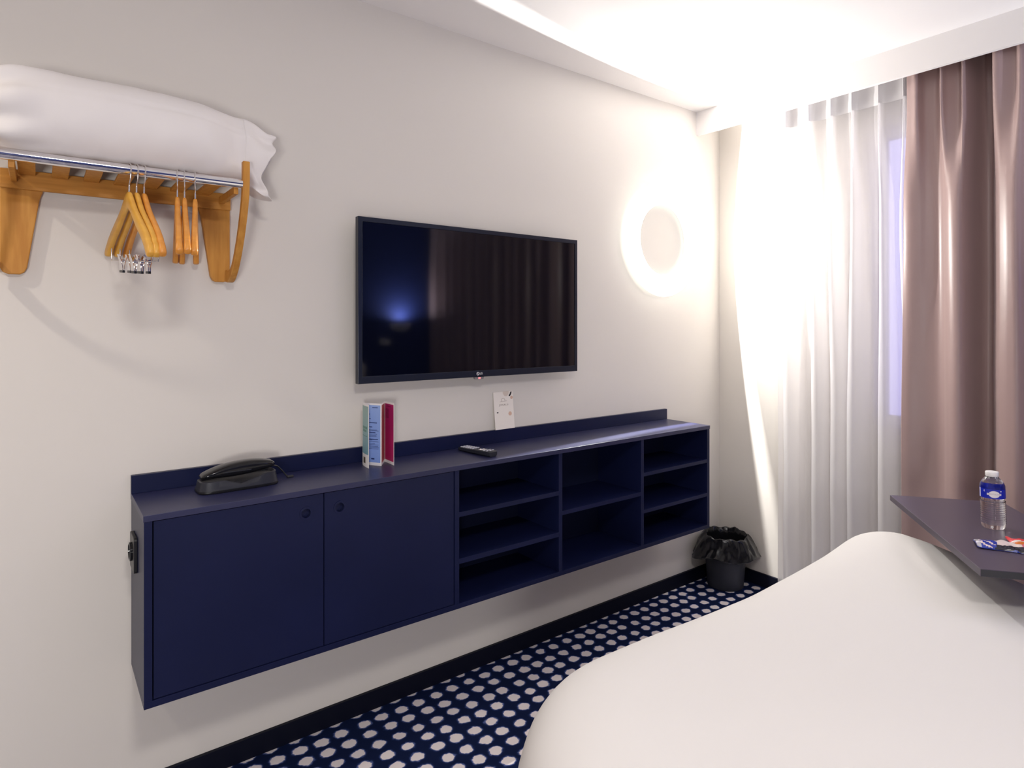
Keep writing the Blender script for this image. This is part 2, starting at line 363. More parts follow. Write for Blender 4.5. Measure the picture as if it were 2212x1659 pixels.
bm = bmesh.new(); prism(bm, rrect(1.290, 1.332, tz0-.0085, tz0, [.0, .0, .005, .005]), lambda a, b, h: (a, h, b), TYf+.002, TYf+.012)
sn = obj('sensor_bar', bm, mat('grey_translucent_plastic', (.22, .2, .2), .2), tv, bevel=.001)
obj('standby_lamp', B((1.306, 1.316, TYf+.0012, TYf+.002, tz0-.007, tz0-.001)), emis('standby_red', (1, .25, .28), 1.1), sn)

# ------------------------------------------------------------------ ring lamp
rlamp = thing('wall_lamp', 'round white ring lamp glowing on the wall right of the television', 'lamp', (RING.x, 2.0, RING.z))
bm = bmesh.new(); rings = []
prof = [(0.221+0.052*math.cos(2*PI*k/32), 1.9735-0.0205*math.sin(2*PI*k/32)) for k in range(33)]
def swept(pr):
    b2 = bmesh.new()
    loft(b2, [[(RING.x+r*math.cos(2*PI*k/96), yy, RING.z+r*math.sin(2*PI*k/96)) for r, yy in pr] for k in range(97)], False)
    bmesh.ops.remove_doubles(b2, verts=b2.verts, dist=1e-5); return b2
obj('inner_rim', swept(prof[13:29]), emis('opal_inner_lit', (1.0, .97, .90), 1.6), rlamp, smooth=True)
bm = swept(prof[:14]+[]) ; obj('outer_rim', swept(prof[28:]), bpy.data.materials['opal_inner_lit'], rlamp, smooth=True)
obj('ring_diffuser', bm, emis('opal_diffuser_lit', (1.0, 0.955, 0.86), E_DIFF), rlamp, smooth=True)
bm = bmesh.new(); rings = []
for k in range(97):
    a = 2*PI*k/96; rings.append([(RING.x+r*math.cos(a), yy, RING.z+r*math.sin(a)) for r, yy in ((.19, 2.0), (.235, 2.0), (.235, 1.9935), (.19, 1.9935))])
loft(bm, rings, True, False, False); bmesh.ops.remove_doubles(bm, verts=bm.verts, dist=1e-5)
obj('mounting_plate', bm, M_white, rlamp)

# ------------------------------------------------------------------ luggage rack
rk = thing('luggage_rack', 'beech wall rack with chrome rail and curved end brackets', 'rack', (0.188, 2.0, 1.44))
def bracket(s):     # s=+1 right end, -1 left (mirrored about x=.188)
    mx = lambda x: 0.188+s*(x-0.188)
    bm = bmesh.new()
    leg = [(0.372, 1.70), (0.452, 1.70), (0.452, 1.455), (0.447, 1.446), (0.436, 1.441), (0.414, 1.441), (0.405, 1.446), (0.399, 1.458), (0.374, 1.632), (0.368, 1.650), (0.366, 1.66)]
    prism(bm, [(mx(a), b) for a, b in leg], lambda a, b, h: (a, h, b), 1.982, 1.9995)
    l = obj('bracket_leg', bm, M_beech, rk, bevel=.0025, seg=3)
    # bent arm, outer / inner edge in the y-z plane
    out = spline([(1.982, 1.441), (1.945, 1.441), (1.90, 1.468), (1.855, 1.520), (1.815, 1.585), (1.787, 1.650), (1.778, 1.70), (1.777, 1.757)], 6)
    pts = [(p.x, p.y) for p in [Vector((q[0], q[1], 0)) for q in [(v[0], v[1]) for v in out]]]
    th = 0.019; rings = []
    for i, (y, z) in enumerate(pts):
        a = Vector((pts[min(i+1, len(pts)-1)][0]-pts[max(i-1, 0)][0], pts[min(i+1, len(pts)-1)][1]-pts[max(i-1, 0)][1])).normalized()
        n = Vector((a.y, -a.x)); tt = th*(1.0+0.9*sstep(0.35, 0.0, i/(len(pts)-1)))
        if n.x < 0 and i > 4: n = -n
        if n.y < 0 and i <= 4: n = -n
        q = (y+n.x*tt, z+n.y*tt)
        if q[0] > 1.982: q = (1.982, q[1])
        w0, w1 = mx(0.4385)-(.016 if s < 0 else 0), mx(0.4565)-(.012 if s < 0 else 0)
        rings.append([(w0, y, z), (w1, y, z), (w1, q[0], q[1]), (w0, q[0], q[1])])
    bm = bmesh.new(); loft(bm, rings, True)
    obj('bracket_arm', bm, M_beech, rk, smooth=True, bevel=.0025, seg=3)
bracket(1); bracket(-1)
obj('back_rail', B((-.076, .452, 1.972, 1.982, 1.652, 1.700)), M_beechh, rk, bevel=.002)
for sx in (-.055, .419): obj('side_rail', B((sx, sx+.012, 1.795, 1.972, 1.668, 1.688)), M_beech, rk, bevel=.0015)
for k in range(7):
    x = -.040+k*.0665; obj('slat', B((x, x+.034, 1.803, 1.978, 1.6885, 1.6975)), M_beech, rk, bevel=.0015)
bm = bmesh.new(); tube(bm, [(-.0765, 1.790, 1.6955), (.4385, 1.790, 1.6955)], .0125, 32); obj('chrome_rail', bm, M_chrome, rk, smooth=True)['label'] = 'chrome tube'

# ------------------------------------------------------------------ hangers
def hanger_profile():
    top = [(0, 0), (.012, -.003), (.028, -.018), (.055, -.042), (.095, -.067), (.135, -.092), (.165, -.114), (.183, -.132), (.190, -.150)]
    bot = [(.182, -.160), (.168, -.158), (.150, -.139), (.120, -.115), (.085, -.093), (.045, -.064), (.015, -.047), (0, -.043)]
    return top, bot
def make_hanger(name, label, m, clips, group):
    h = thing(name, label, 'hanger', (0, 0, 0), group=group); top, bot = hanger_profile()
    tp = spline([(a, b, 0) for a, b in top], 4); bt = spline([(a, b, 0) for a, b in bot], 4); nT = 33
    def samp(P, t):
        f = t*(len(P)-1); i = min(int(f), len(P)-2); return P[i].lerp(P[i+1], f-i)
    rings = []; zo = -.053
    for s in range(-nT, nT+1):
        t = abs(s)/nT; a = samp(tp, t); b = samp(list(reversed(bt)), t); sg = 1 if s >= 0 else -1
        c = (a+b)/2; d = (a-b)/2; hh = d.length; dn = d.normalized(); w_ = .0058+.0022*t
        notch = .0045*math.exp(-((t-.80)/.016)**2)
        ring = []
        for k in range(16):
            an = 2*PI*k/16; u = abs(math.cos(an))**.6*(1 if math.cos(an) >= 0 else -1); v = abs(math.sin(an))**.7*(1 if math.sin(an) >= 0 else -1)
            p = c+dn*hh*v*(1-(notch/hh if v > 0.5 else 0)); e_ = 1.0 if t < .97 else .6
            ring.append((w_*u*e_, sg*p.x, zo+p.y))
        rings.append(ring)
    bm = bmesh.new(); loft(bm, rings, True)
    obj('hanger_body', bm, m, h, smooth=True, local=True, angle=60)
    bm = bmesh.new(); r = .0148
    pts = [(0, 0, zo-.004), (0, 0, zo+.012), (0, -.002, -.034), (0, -.0085, -.024)] + [(0, -r*math.cos(a), r*math.sin(a)) for a in [-0.70+k*(PI+.50)/14 for k in range(15)]]
    tube(bm, spline(pts, 3), .0016, 8); tube(bm, [(0, 0, zo-.003), (0, 0, zo+.014)], .0021, 8)
    # the wire crosses the rail on top, its throat faces the wall
    obj('hook', bm, M_wire, h, smooth=True, local=True)
    if clips:
        bm = bmesh.new(); z = -.053-.170
        tube(bm, [(0, -.150, -.053-.128), (0, -.150, z+.006), (0, -.146, z), (0, .146, z), (0, .150, z+.006), (0, .150, -.053-.128)], .0013, 8)
        obj('trouser_bar', bm, M_wire, h, smooth=True, local=True)
        for yy in clips:
            bm = bmesh.new()
            for sg in (1, -1):
                loft(bm, [[(sg*xx-.0007, yy-w2, zz), (sg*xx+.0007, yy-w2, zz), (sg*xx+.0007, yy+w2, zz), (sg*xx-.0007, yy+w2, zz)] for xx, w2, zz in ((.010, .008, z+.016), (.0055, .009, z+.002), (.0025, .011, z-.012), (.0022, .0125, z-.026))], True)
            tube(bm, [(0, yy-.011, z), (0, yy+.011, z)], .004, 10)
            cl = obj('clip', bm, M_chrome, h, local=True, smooth=True, angle=30)
            obj('clip_pad', B((-.0034, .0034, yy-.0125, yy+.0125, z-.030, z-.0235)), M_black, cl, local=True, bevel=.001)
    return h
def copy_tree(o_, parent=None):
    c = o_.copy(); COL.objects.link(c); c.parent = parent
    for ch in list(o_.children): copy_tree(ch, c)
    return c
G = 'wooden hangers on the chrome rail'
hy = make_hanger('clothes_hanger', 'yellowish wooden clip hanger at the left end of the left bunch of three', M_hang_y, (-.055, .045), G)
ho = make_hanger('clothes_hanger', 'orange wooden hanger, leftmost of the right-hand three', M_hang_o, None, G)
def put(o_, x, rz, tilt, label=None):
    o_.location = (x, 1.790, 1.6955); o_.rotation_euler = (math.radians(tilt), 0, rz)
    if label: o_['label'] = label
put(hy, .178, .150, 4.5)
h2 = copy_tree(hy); put(h2, .1935, .128, 4.5, 'yellowish wooden clip hanger in the middle of the left bunch of three')
h3 = make_hanger('clothes_hanger', 'orange-tinted wooden clip hanger at the right end of the left bunch of three', M_hang_o, (-.055, .045), G); put(h3, .2095, .098, 3.8)
put(ho, .2825, -.134, 1.5)
h5 = copy_tree(ho); put(h5, .299, -.132, 1.0, 'orange wooden hanger in the middle of the right-hand three')
h6 = copy_tree(ho); put(h6, .324, -.19, 1.5, 'orange wooden hanger hanging apart, nearest the right bracket')

# ------------------------------------------------------------------ spare pillow on the rack
def pillow_rack():
    bm = bmesh.new(); NS, NT = 110, 96; xa, xb = -.120, .455; rings = []
    for i in range(NS+1):
        s = i/NS; x = xa+(xb-xa)*s
        e0 = max(0.0, 1-(1-min(1, s/.16))**2.2)**.55
        e1 = 1.0-0.42*sstep(.80, 1.0, s)
        ry = .127*(.25+.75*e0)*e1; rz = .103*(.12+.88*e0)*(1-.08*sstep(.6, 1, s))
        cyy = 1.862+.030*sstep(.72, 1.0, s); czz = 1.806+.002*math.sin(s*5)-.010*sstep(.1, 0, s)
        ring = []
        for k in range(NT):
            a = 2*PI*k/NT; ca, sa = math.cos(a), math.sin(a)
            u = math.copysign(abs(ca)**.82, ca); v = math.copysign(abs(sa)**.88, sa)
            y = cyy+ry*u; z = czz+rz*v
            p = Vector((x, y, z)); nn = noise.noise(Vector((x*7, y*9, z*9)))*.006+noise.noise(Vector((x*22+9, y*20, z*16)))*.0022
            # gathered folds at both ends
            fold = (sstep(.30, .02, s))*.012*math.sin(a*8+1+s*9)+sstep(.84, 1, s)*.004*math.sin(a*7)
            seam = -.0035*math.exp(-((a-(PI-.34-.06*s))/.035)**2)
            y += u*(nn+fold+seam); z += v*(nn*.8+fold*.7)
            if z < 1.7015 and y > 1.79 : z = 1.7015+(z-1.7015)*.02
            z = max(z, 1.7015+.0115*sstep(1.815, 1.795, y))
            ring.append((x, min(y, 1.9965), z))
        rings.append(ring)
    loft(bm, rings, True, True, False)
    p = obj('pillow', bm, M_pillow, None, smooth=True, angle=80)
    tag(p, 'plump white spare pillow lying on the wall rack', 'pillow')
    # open end of the pillowcase, flattened and hanging over the bracket
    bm = bmesh.new(); rings2 = []; last = rings[-1]; NF = 22
    for j in range(NF+1):
        t = j/NF; ring = []
        for k in range(NT):
            a = 2*PI*k/NT; ca, sa = math.cos(a), math.sin(a); q = Vector(last[k])
            ext = .074+.006*sa+.016*math.sin(3*a+.6)+.008*math.sin(7*a)
            ty = 1.885+.042*ca+.010*math.sin(5*a+2*t); tz = 1.788+.094*math.copysign(abs(sa)**.7, sa)-.016*sstep(.1, 1, t)*(1 if sa < 0 else .9)
            f = sstep(0, .8, t)
            y = q.y*(1-f)+ty*f+.004*math.sin(a*9+t*4)*t; z = q.z*(1-f)+tz*f
            ring.append((q.x+ext*t, min(y, 1.995), z))
        rings2.append(ring)
    loft(bm, rings2, True, False, False)
    obj('pillowcase_flap', bm, M_pillow, p, smooth=True, angle=80, solid=.0012)
pillow_rack()

# ------------------------------------------------------------------ phone
def phone():
    cxp, cyp, z0 = 0.452, 1.893, ct
    ph = thing('telephone', 'black desk telephone with handset on top of the sideboard', 'telephone', (cxp, cyp, z0), (0, 0, math.radians(1.5)))
    def ringy(hl, hw, z, n=40, e=.45, dip=0, tilt=0, front_only=True):
        r = []
        for k in range(n):
            a = 2*PI*k/n; ca, sa = math.cos(a), math.sin(a)
            x = hl*math.copysign(abs(ca)**e, ca); y = hw*math.copysign(abs(sa)**e, sa)
            zz = z+tilt*x-(dip*math.exp(-((x-.010)/.036)**2)*sstep(.0, -.8, y/hw if hw else 0))
            r.append((x, y, zz))
        return r
    bm = bmesh.new(); loft(bm, [ringy(.106, .045, .0), ringy(.108, .047, .003), ringy(.108, .047, .008)], True); obj('foot', bm, M_black, ph, local=True, smooth=True)
    bm = bmesh.new(); loft(bm, [ringy(.107, .046, .008), ringy(.105, .044, .016, tilt=.01), ringy(.102, .041, .034, dip=.022, tilt=.035), ringy(.098, .037, .036, dip=.020, tilt=.035), ringy(.094, .032, .028, dip=.012, tilt=.035)], True)
    obj('base', bm, M_gun, ph, local=True, smooth=True, angle=45)
    rings = []; n = 28
    for i in range(29):
        t = -1+2*i/28; x = .0985*t
        w_ = .029*(1-abs(t)**7*.35); zb_ = .029+.010*(t*t)+.012*t*.35+.006; zt_ = .054+.020*(1-abs(t-.12)**2.2*.9)+.004*t
        if abs(t) > .96: w_ *= .9; zt_ -= .003
        c = (zb_+zt_)/2; hh = (zt_-zb_)/2
        ring = []
        for k in range(n):
            a = 2*PI*k/n; ring.append((x, w_*math.copysign(abs(math.cos(a))**.6, math.cos(a)), c+hh*math.copysign(abs(math.sin(a))**.75, math.sin(a))))
        rings.append(ring)
    bm = bmesh.new(); loft(bm, rings, True); hs = obj('handset', bm, M_gloss, ph, local=True, smooth=True, angle=60)
    bm = bmesh.new(); box(bm, -.045, .03, -.0300, -.0278, .050, .0525); obj('trim_strip', bm, M_gun, hs, local=True, bevel=.0005)
    bm = bmesh.new(); tube(bm, spline([(.098, .012, .044), (.116, .018, .040), (.132, .020, .024), (.146, .018, .006), (.152, .016, .003)], 6), .0022, 8)
    tube(bm, [(.146, .016, .002), (.164, .016, .002)], .0055, 12)
    for v in bm.verts: v.co.z = max(v.co.z, .0002)
    obj('cord', bm, M_black, ph, local=True, smooth=True)
phone()

# ------------------------------------------------------------------ folded brochure
def brochure():
    A, Bp, Cp, D_, E_ = (.855, 1.948), (.846, 1.879), (.893, 1.886), (.932, 1.943), (.930, 1.869)
    hB = .204; br = thing('folded_leaflet', 'multicoloured zigzag leaflet standing on the sideboard', 'leaflet', (.885, 1.91, ct))
    def grad(name, c0, c1, axis='Z', lo=ct, hi=ct+hB):
        m = mat(name, c0, .55); t_ = m.node_tree; b = t_.nodes['Principled BSDF']
        g = t_.nodes.new('ShaderNodeTexCoord'); s = t_.nodes.new('ShaderNodeSeparateXYZ'); mr = t_.nodes.new('ShaderNodeMapRange')
        mr.inputs['From Min'].default_value = 0; mr.inputs['From Max'].default_value = hB
        r = t_.nodes.new('ShaderNodeMixRGB'); r.inputs[1].default_value = (*c0, 1); r.inputs[2].default_value = (*c1, 1)
        t_.links.new(g.outputs['Object'], s.inputs[0]); t_.links.new(s.outputs['Z'], mr.inputs['Value']); t_.links.new(mr.outputs[0], r.inputs[0]); t_.links.new(r.outputs[0], b.inputs['Base Color'])
        return m
    inks = {'teal': grad('teal_print', (.16, .36, .46), (.30, .42, .38)), 'blue': grad('blue_print', (.22, .34, .72), (.30, .42, .74)),
            'red': mat('coral_print', (.48, .14, .13), .55), 'pink': grad('magenta_print', (.46, .012, .12), (.42, .010, .14))}
    ink_dark = mat('leaflet_ink', (.02, .04, .16), .6); ink_teal = mat('leaflet_green_ink', (.12, .26, .22), .6); ink_wine = mat('leaflet_wine_ink', (.22, .004, .07), .6)
    def panel(P, Q, col, side, z_lo=.010, bend=0.0, lines=(), ink=None, extra=None):
        P, Q = Vector(P), Vector(Q); d = (Q-P); Lp = d.length; d.normalize(); n = Vector((d.y, -d.x))*side
        def pt(u, z, off): 
            bb = bend*math.sin(PI*u/Lp); q = P+d*u+n*(off+bb); return (q.x, q.y, ct+z)
        def sheet(bm, u0, u1, z0, z1, o0, o1, nu=8):
            fr = [[pt(u0+(u1-u0)*i/nu, z, o1) for z in (z0, z1)]+[pt(u0+(u1-u0)*i/nu, z, o0) for z in (z1, z0)] for i in range(nu+1)]
            loft(bm, fr, True)
        bm = bmesh.new(); sheet(bm, 0, Lp, .0002, hB, -.00025, .00025); pn = obj('panel', bm, M_paper, br)
        bm = bmesh.new(); sheet(bm, .004, Lp-.004, z_lo, hB-.006, .0002, .0005); pr = obj('print', bm, inks[col], pn)
        if lines and len(lines) < 4:
            for u0, u1, z, th_ in lines:
                bm = bmesh.new(); sheet(bm, u0, u1, z-th_, z+th_, .0005, .0007, 4); obj('lettering', bm, ink, pn)
        elif lines:
            bm = bmesh.new()
            for u0, u1, z, th_ in lines: sheet(bm, u0, u1, z-th_, z+th_, .0005, .0007, 4)
            obj('lettering', bm, ink, pn)
        if extra: extra(bm, pn, sheet)
    def badge(_, pn, sheet):
        bm = bmesh.new(); sheet(bm, .022, .042, .012, .031, .0003, .0007, 3); obj('badge', bm, mat('badge_brown', (.10, .08, .06), .6), pn)
    # first panel: outer (left) face is teal, free edge towards the room
    panel(A, Bp, 'teal', 1, z_lo=.042, bend=.003, lines=((.012, .058, .128, .004), (.012, .052, .118, .004), (.012, .058, .101, .0012)), ink=ink_teal, extra=badge)
    rows = [(.030, .055, .190, .0012), (.018, .024, .168, .0012), (.018, .028, .153, .0012), (.018, .052, .140, .0013), (.018, .034, .126, .0012), (.018, .052, .117, .0006), (.018, .058, .114, .0006),
            (.018, .046, .108, .0014), (.018, .052, .103, .0006), (.018, .050, .099, .0006), (.018, .050, .095, .0006), (.018, .056, .086, .0014), (.018, .034, .083, .0008), (.018, .058, .078, .0006), (.018, .044, .072, .0006), (.018, .058, .068, .0006), (.018, .057, .063, .0006), (.018, .060, .059, .0006), (.018, .058, .055, .0006)]
    panel(A, Cp, 'blue', 1, lines=[(a+.008, b+.004, z, th_) for a, b, z, th_ in rows]+[(.034, .046, .022, .0025)], ink=ink_dark)
    panel(Cp, D_, 'red', 1)
    panel(D_, E_, 'pink', -1 if False else 1, lines=[(.022, .048, .190, .0012)]+[(.010, .034, .180-.004*k, .0011) for k in range(8)], ink=ink_wine)
brochure()

# ------------------------------------------------------------------ small card leaning on the wall
def card():
    bl, br_, tl = Vector((1.421, 1.9835, .9035)), Vector((1.516, 1.9835, .9045)), Vector((1.410, 1.9975, 1.049))
    ux = (br_-bl).normalized(); W_ = .095; vz = (tl-bl); Hh = vz.length; vz = (vz-ux*vz.dot(ux)).normalized(); nn = ux.cross(vz)
    if nn.y > 0: nn = -nn
    cd = thing('card', 'cream card with a rising sun logo leaning above the sideboard', 'card', bl)
    P = lambda u, v, o_: bl+ux*u+vz*v+nn*o_
    def patch(bm, pts, o0, o1): 
        prism(bm, pts, lambda a, b, h: P(a, b, h), o0, o1)
    bm = bmesh.new(); patch(bm, [(0, 0), (W_, 0), (W_, Hh), (0, Hh)], 0, .0008); body = obj('card_sheet', bm, M_card, cd)
    el = lambda cu, cv, ru, rv, n=24, a0=0, a1=2*PI: [(cu+ru*math.cos(a0+(a1-a0)*k/n), cv+rv*math.sin(a0+(a1-a0)*k/n)) for k in range(n)]
    peach = mat('peach_print', (.68, .46, .35), .6); taupe = mat('taupe_ink', (.20, .14, .10), .6)
    for c_ in (el(.088, .121, .0065, .0065), el(.076, .058, .0082, .0082)):
        bm = bmesh.new(); patch(bm, c_, .0008, .0010); obj('dot_motif', bm, peach, cd)
    bm = bmesh.new(); patch(bm, [(.046+.030*u, Hh-.0002-.024*v) for u, v in [(0, 0)]+[(.5-.5*math.cos(PI*k/12), math.sin(PI*k/12)*.8) for k in range(1, 12)]+[(1, 0)]], .0008, .0010)
    obj('corner_motif', bm, mat('beige_print', (.70, .60, .52), .6), cd)
    for c_ in ([(.089, Hh-.001), (.083, Hh-.004), (.080, Hh-.011), (.0745, Hh-.016), (.0755, Hh-.021), (.081, Hh-.019), (.086, Hh-.014), (.0895, Hh-.006)], [(.012, .0640), (.019, .0640), (.019, .0685), (.012, .0685)]):
        bm = bmesh.new(); patch(bm, c_, .0008, .0011); obj('black_motif', bm, M_black, cd)
    ring_o = [(.046+.0091*math.cos(-.35+k*(PI+.9)/24), .112+.0091*math.sin(-.35+k*(PI+.9)/24)) for k in range(25)]
    ring_i = [(.046+.0080*math.cos(-.35+k*(PI+.9)/24), .112+.0080*math.sin(-.35+k*(PI+.9)/24)) for k in range(24, -1, -1)]
    bm = bmesh.new(); patch(bm, ring_o+ring_i, .0008, .0010); obj('sun_logo', bm, taupe, cd)
    bm = bmesh.new(); patch(bm, [(.028, .1062), (.044, .1084), (.064, .1088), (.064, .1095), (.044, .1093), (.028, .1070)], .00105, .0012); obj('horizon_line', bm, taupe, cd)
    bm = bmesh.new(); text(bm, 'JONALU', .0098, lambda v: P(v.x+.047, v.y+.0945, v.z+.0009), .0001, space=1.35)
    obj('lettering', bm, taupe, cd)
card()

# ------------------------------------------------------------------ remote control
def remote():
    a = Vector((1.262, 1.965)); b = Vector((1.262, 1.806)); 
    P0 = Vector((1.258, 1.890)); r_ = math.atan2(.17, .015)
    rc = thing('remote_control', 'dark remote control with pale buttons lying on the sideboard', 'remote', (1.258, 1.868, ct), (0, 0, math.radians(8)))
    # local: long axis Y, 0.165 long, 0.045 wide
    bm = bmesh.new(); rings = []
    for i in range(21):
        t = -1+2*i/20; y = .085*t; w_ = .0225*(1-.10*abs(t)**3)*(1 if abs(t) < .98 else .9); h = .019-.004*(t+1)/2*1.2; h *= (1 if abs(t) < .98 else .88)
        rings.append([(-w_, y, h*.95), (-w_*.97, y, h*.3), (-w_*.72, y, .0006), (w_*.72, y, .0006), (w_*.97, y, h*.3), (w_, y, h*.95), (w_*.9, y, h), (-w_*.9, y, h)])
    loft(bm, rings, True); body = obj('body', bm, M_gun, rc, local=True, smooth=True, bevel=.0008)
    key = mat('pale_rubber_key', (.50, .50, .56), .5)
    def top(y): t = y/.085; return .019-.0048*(t+1)/2
    for r in range(6):
        for c in range(3):
            y = .070-r*.012; x = -.0125+c*.0125; z = top(y)
            obj('key', B((x-.0046, x+.0046, y-.0036, y+.0036, z-.0004, z+.0022)), key, rc, local=True, bevel=.0008)
    bm = bmesh.new(); lathe(bm, [(.0165, 0), (.0165, .0016), (.011, .0022), (.0105, .0006), (.0065, .0006), (.006, .0020), (0.0005, .0021)], (0, -.030, top(-.03)-.0002), 32)
    obj('navigation_ring', bm, M_chrome, rc, local=True, smooth=True)
    for x, y in ((-.014, -.052), (.0, -.055), (.014, -.052), (-.014, -.066), (0, -.068), (.014, -.066)):
        obj('key', B((x-.004, x+.004, y-.003, y+.003, top(y)-.0004, top(y)+.0020)), key, rc, local=True, bevel=.0008)
remote()

# ------------------------------------------------------------------ waste bin with liner
def waste_bin():
    cx_, cy_ = 2.768, 1.868
    b = thing('waste_bin', 'small black waste bin in the corner under the ring lamp', 'bin', (cx_, cy_, 0))
    bm = bmesh.new(); lathe(bm, [(.084, .001), (.087, .004), (.106, .250), (.104, .250), (.085, .008)], (cx_, cy_, 0), 48)
    obj('bucket', bm, mat('bin_plastic', (.018, .020, .030), .5), b, smooth=True, angle=40)
    bm = bmesh.new(); rings = []; n = 120; th0 = math.atan2(-.604, .797)
    for j in range(34):
        t = j/33; ring = []
        for k in range(n):
            a = 2*PI*k/n; rel = a-th0
            wide = .045*max(0, math.cos(rel))**3+.040*max(0, -math.cos(rel-.25))**3+.006*math.sin(3*a)+.005*math.sin(7*a+1)
            if t < .30:
                u = t/.30; z = .020+.236*u; r = .0805+.0785*z-.0015*(1+math.sin(11*a+4*u))*(1-.3*u)
            elif t < .42:
                u = (t-.30)/.12; r = .102+.009*u; z = .258+.004*math.sin(PI*u)+.004*math.sin(5*a+1)+.003*math.sin(13*a)
            else:
                u = (t-.42)/.58; r = .111+(.020+wide)*u**.8; z = .258-.098*u+.010*math.sin(4*a+.7)*u+.004*(1-u)*math.sin(5*a+1)+.003*math.sin(13*a)*(1-u)
            cr_ = noise.noise(Vector((math.cos(a)*4.2, math.sin(a)*4.2, z*14)))*.010*sstep(.1, .6, t)+noise.noise(Vector((math.cos(a)*11, math.sin(a)*11, z*30+5)))*.005
            r += cr_ if t >= .30 else -abs(cr_)*.5; r = max(r, .1115) if t >= .42 else r
            x = cx_+r*math.cos(a); y = cy_+r*math.sin(a)
            ring.append((min(x, XR-.004), min(y, YT-.004), z))
        rings.append(ring)
    loft(bm, rings, True, False, False)
    lm = mat('black_liner_film', (.007, .007, .009), .2, bump=(45, .22, .004)); 
    obj('bin_liner', bm, lm, b, smooth=True, angle=80, solid=.0004)['label'] = 'crinkled shiny black liner folded over the rim'
waste_bin()

# ------------------------------------------------------------------ curtains
def curtain(name, m, label, rows, z0, z1, heading=None, nz_=46, nrow=7, wob=.0, seed=0):
    """rows: list of (z, [(y, x), ...]) equal point counts, from top to bottom, interpolated smoothly"""
    def sp(pts):
        return [(p.x, p.y) for p in spline([(a, b, 0) for a, b in pts], nrow)]
    S = [(z, sp(p)) for z, p in rows]; bm = bmesh.new(); rings = []
    for i in range(nz_+1):
        z = z1+(z0-z1)*i/nz_
        for (za, pa), (zb_, pb) in zip(S, S[1:]):
            if za >= z >= zb_ or (zb_, pb) == S[-1]:
                f = max(0, min(1, (za-z)/(za-zb_))); f = f*f*(3-2*f)
                if za >= z-1e-9 and z >= zb_-1e-9: break
        rings.append([(a[1]*(1-f)+b[1]*f+wob*noise.noise(Vector((a[0]*9+seed, z*2.2, seed))), a[0]*(1-f)+b[0]*f, z) for a, b in zip(pa, pb)])
    loft(bm, rings, False)
    return obj(name, bm, m, None, smooth=True, angle=180), rings
# sheer: pinch pleats
pl = [1.594, 1.569, 1.457, 1.359, 1.268, 1.161, 1.066, .985]
def sheer_rows():
    top, mid, low = [], [], []
    for i, y in enumerate(pl):
        nx = pl[i+1] if i+1 < len(pl) else y-.03; g = y-nx
        if g < .04: top += [(y, 2.806), (y-.01, 2.826)]; mid += [(y+.008, 2.812), (y-.006, 2.84)]; low += [(y+.020, 2.818), (y+.002, 2.85)]; continue
        # sharp pleat nose then a flat bay
        top += [(y+.004, 2.834), (y, 2.800), (y-.006, 2.802), (y-.010, 2.832), (y-g*.35, 2.838), (y-g*.72, 2.836)]
        j = .010*math.sin(i*2.3)
        mid += [(y+.016+j, 2.848), (y+.002+j, 2.800), (y-.016+j, 2.796), (y-.034+j, 2.835), (y-g*.50, 2.852), (y-g*.78, 2.842)]
        k = .016*math.sin(i*1.7+1)
        low += [(y+.022+k, 2.862), (y+.004+k, 2.806), (y-.022+k, 2.788), (y-.046+k, 2.816), (y-g*.58+k*.5, 2.866), (y-g*.80+k*.5, 2.864)]
    return top, mid, low
top, mid, low = sheer_rows()
sh, rr = curtain('sheer_curtain', M_sheer, '', [(2.40, top), (2.20, top), (1.75, mid), (.9, low), (.02, low)], .02, 2.405, nz_=60, nrow=5, wob=.006, seed=3)
tag(sh, 'white sheer curtain hanging in folds over the window', 'curtain')
bm = bmesh.new()
loft(bm, [[(x-.0012, y, z) for x, y, z in r] for r in rr[:5]], False)
obj('heading_tape', bm, mat('heading_tape_white', (.85, .83, .84), .8), sh, smooth=True, angle=180)
# opaque curtain
btop = [(1.040, 2.772), (1.022, 2.764), (1.000, 2.752), (.985, 2.790), (.950, 2.796), (.925, 2.778), (.915, 2.745), (.900, 2.770), (.870, 2.790), (.850, 2.772), (.842, 2.742), (.830, 2.782), (.818, 2.830), (.806, 2.852), (.790, 2.858), (.774, 2.850), (.760, 2.800), (.752, 2.750), (.740, 2.740), (.715, 2.752), (.69, 2.762), (.67, 2.74), (.65, 2.77)]
bmid = [(1.052, 2.772), (1.030, 2.766), (1.000, 2.774), (.975, 2.787), (.945, 2.797), (.925, 2.790), (.905, 2.768), (.888, 2.752), (.870, 2.745), (.855, 2.747), (.845, 2.760), (.836, 2.790), (.828, 2.830), (.816, 2.862), (.798, 2.876), (.782, 2.872), (.768, 2.835), (.754, 2.790), (.738, 2.758), (.722, 2.744), (.700, 2.732), (.675, 2.730), (.645, 2.77)]
blow = [(1.060, 2.772), (1.035, 2.772), (1.000, 2.784), (.970, 2.793), (.940, 2.796), (.918, 2.786), (.900, 2.768), (.882, 2.752), (.866, 2.745), (.852, 2.747), (.842, 2.762), (.834, 2.794), (.826, 2.832), (.814, 2.864), (.797, 2.878), (.782, 2.874), (.768, 2.836), (.754, 2.790), (.738, 2.758), (.722, 2.744), (.698, 2.732), (.672, 2.731), (.64, 2.775)]
y = .58; i = 0
while y > -1.0:
    for P_, am in ((btop, .5), (bmid, 1), (blow, 1)):
        A_ = am*(.034+.008*math.sin(i*1.9)); dy = (.012*math.sin(i*2.7)) if P_ is not btop else 0
        P_ += [(y+dy+.006, 2.786+A_), (y-.040+dy, 2.786-A_*.2), (y-.062+dy, 2.786-A_), (y-.085+dy, 2.786-A_*.5)]
    y -= .125; i += 1
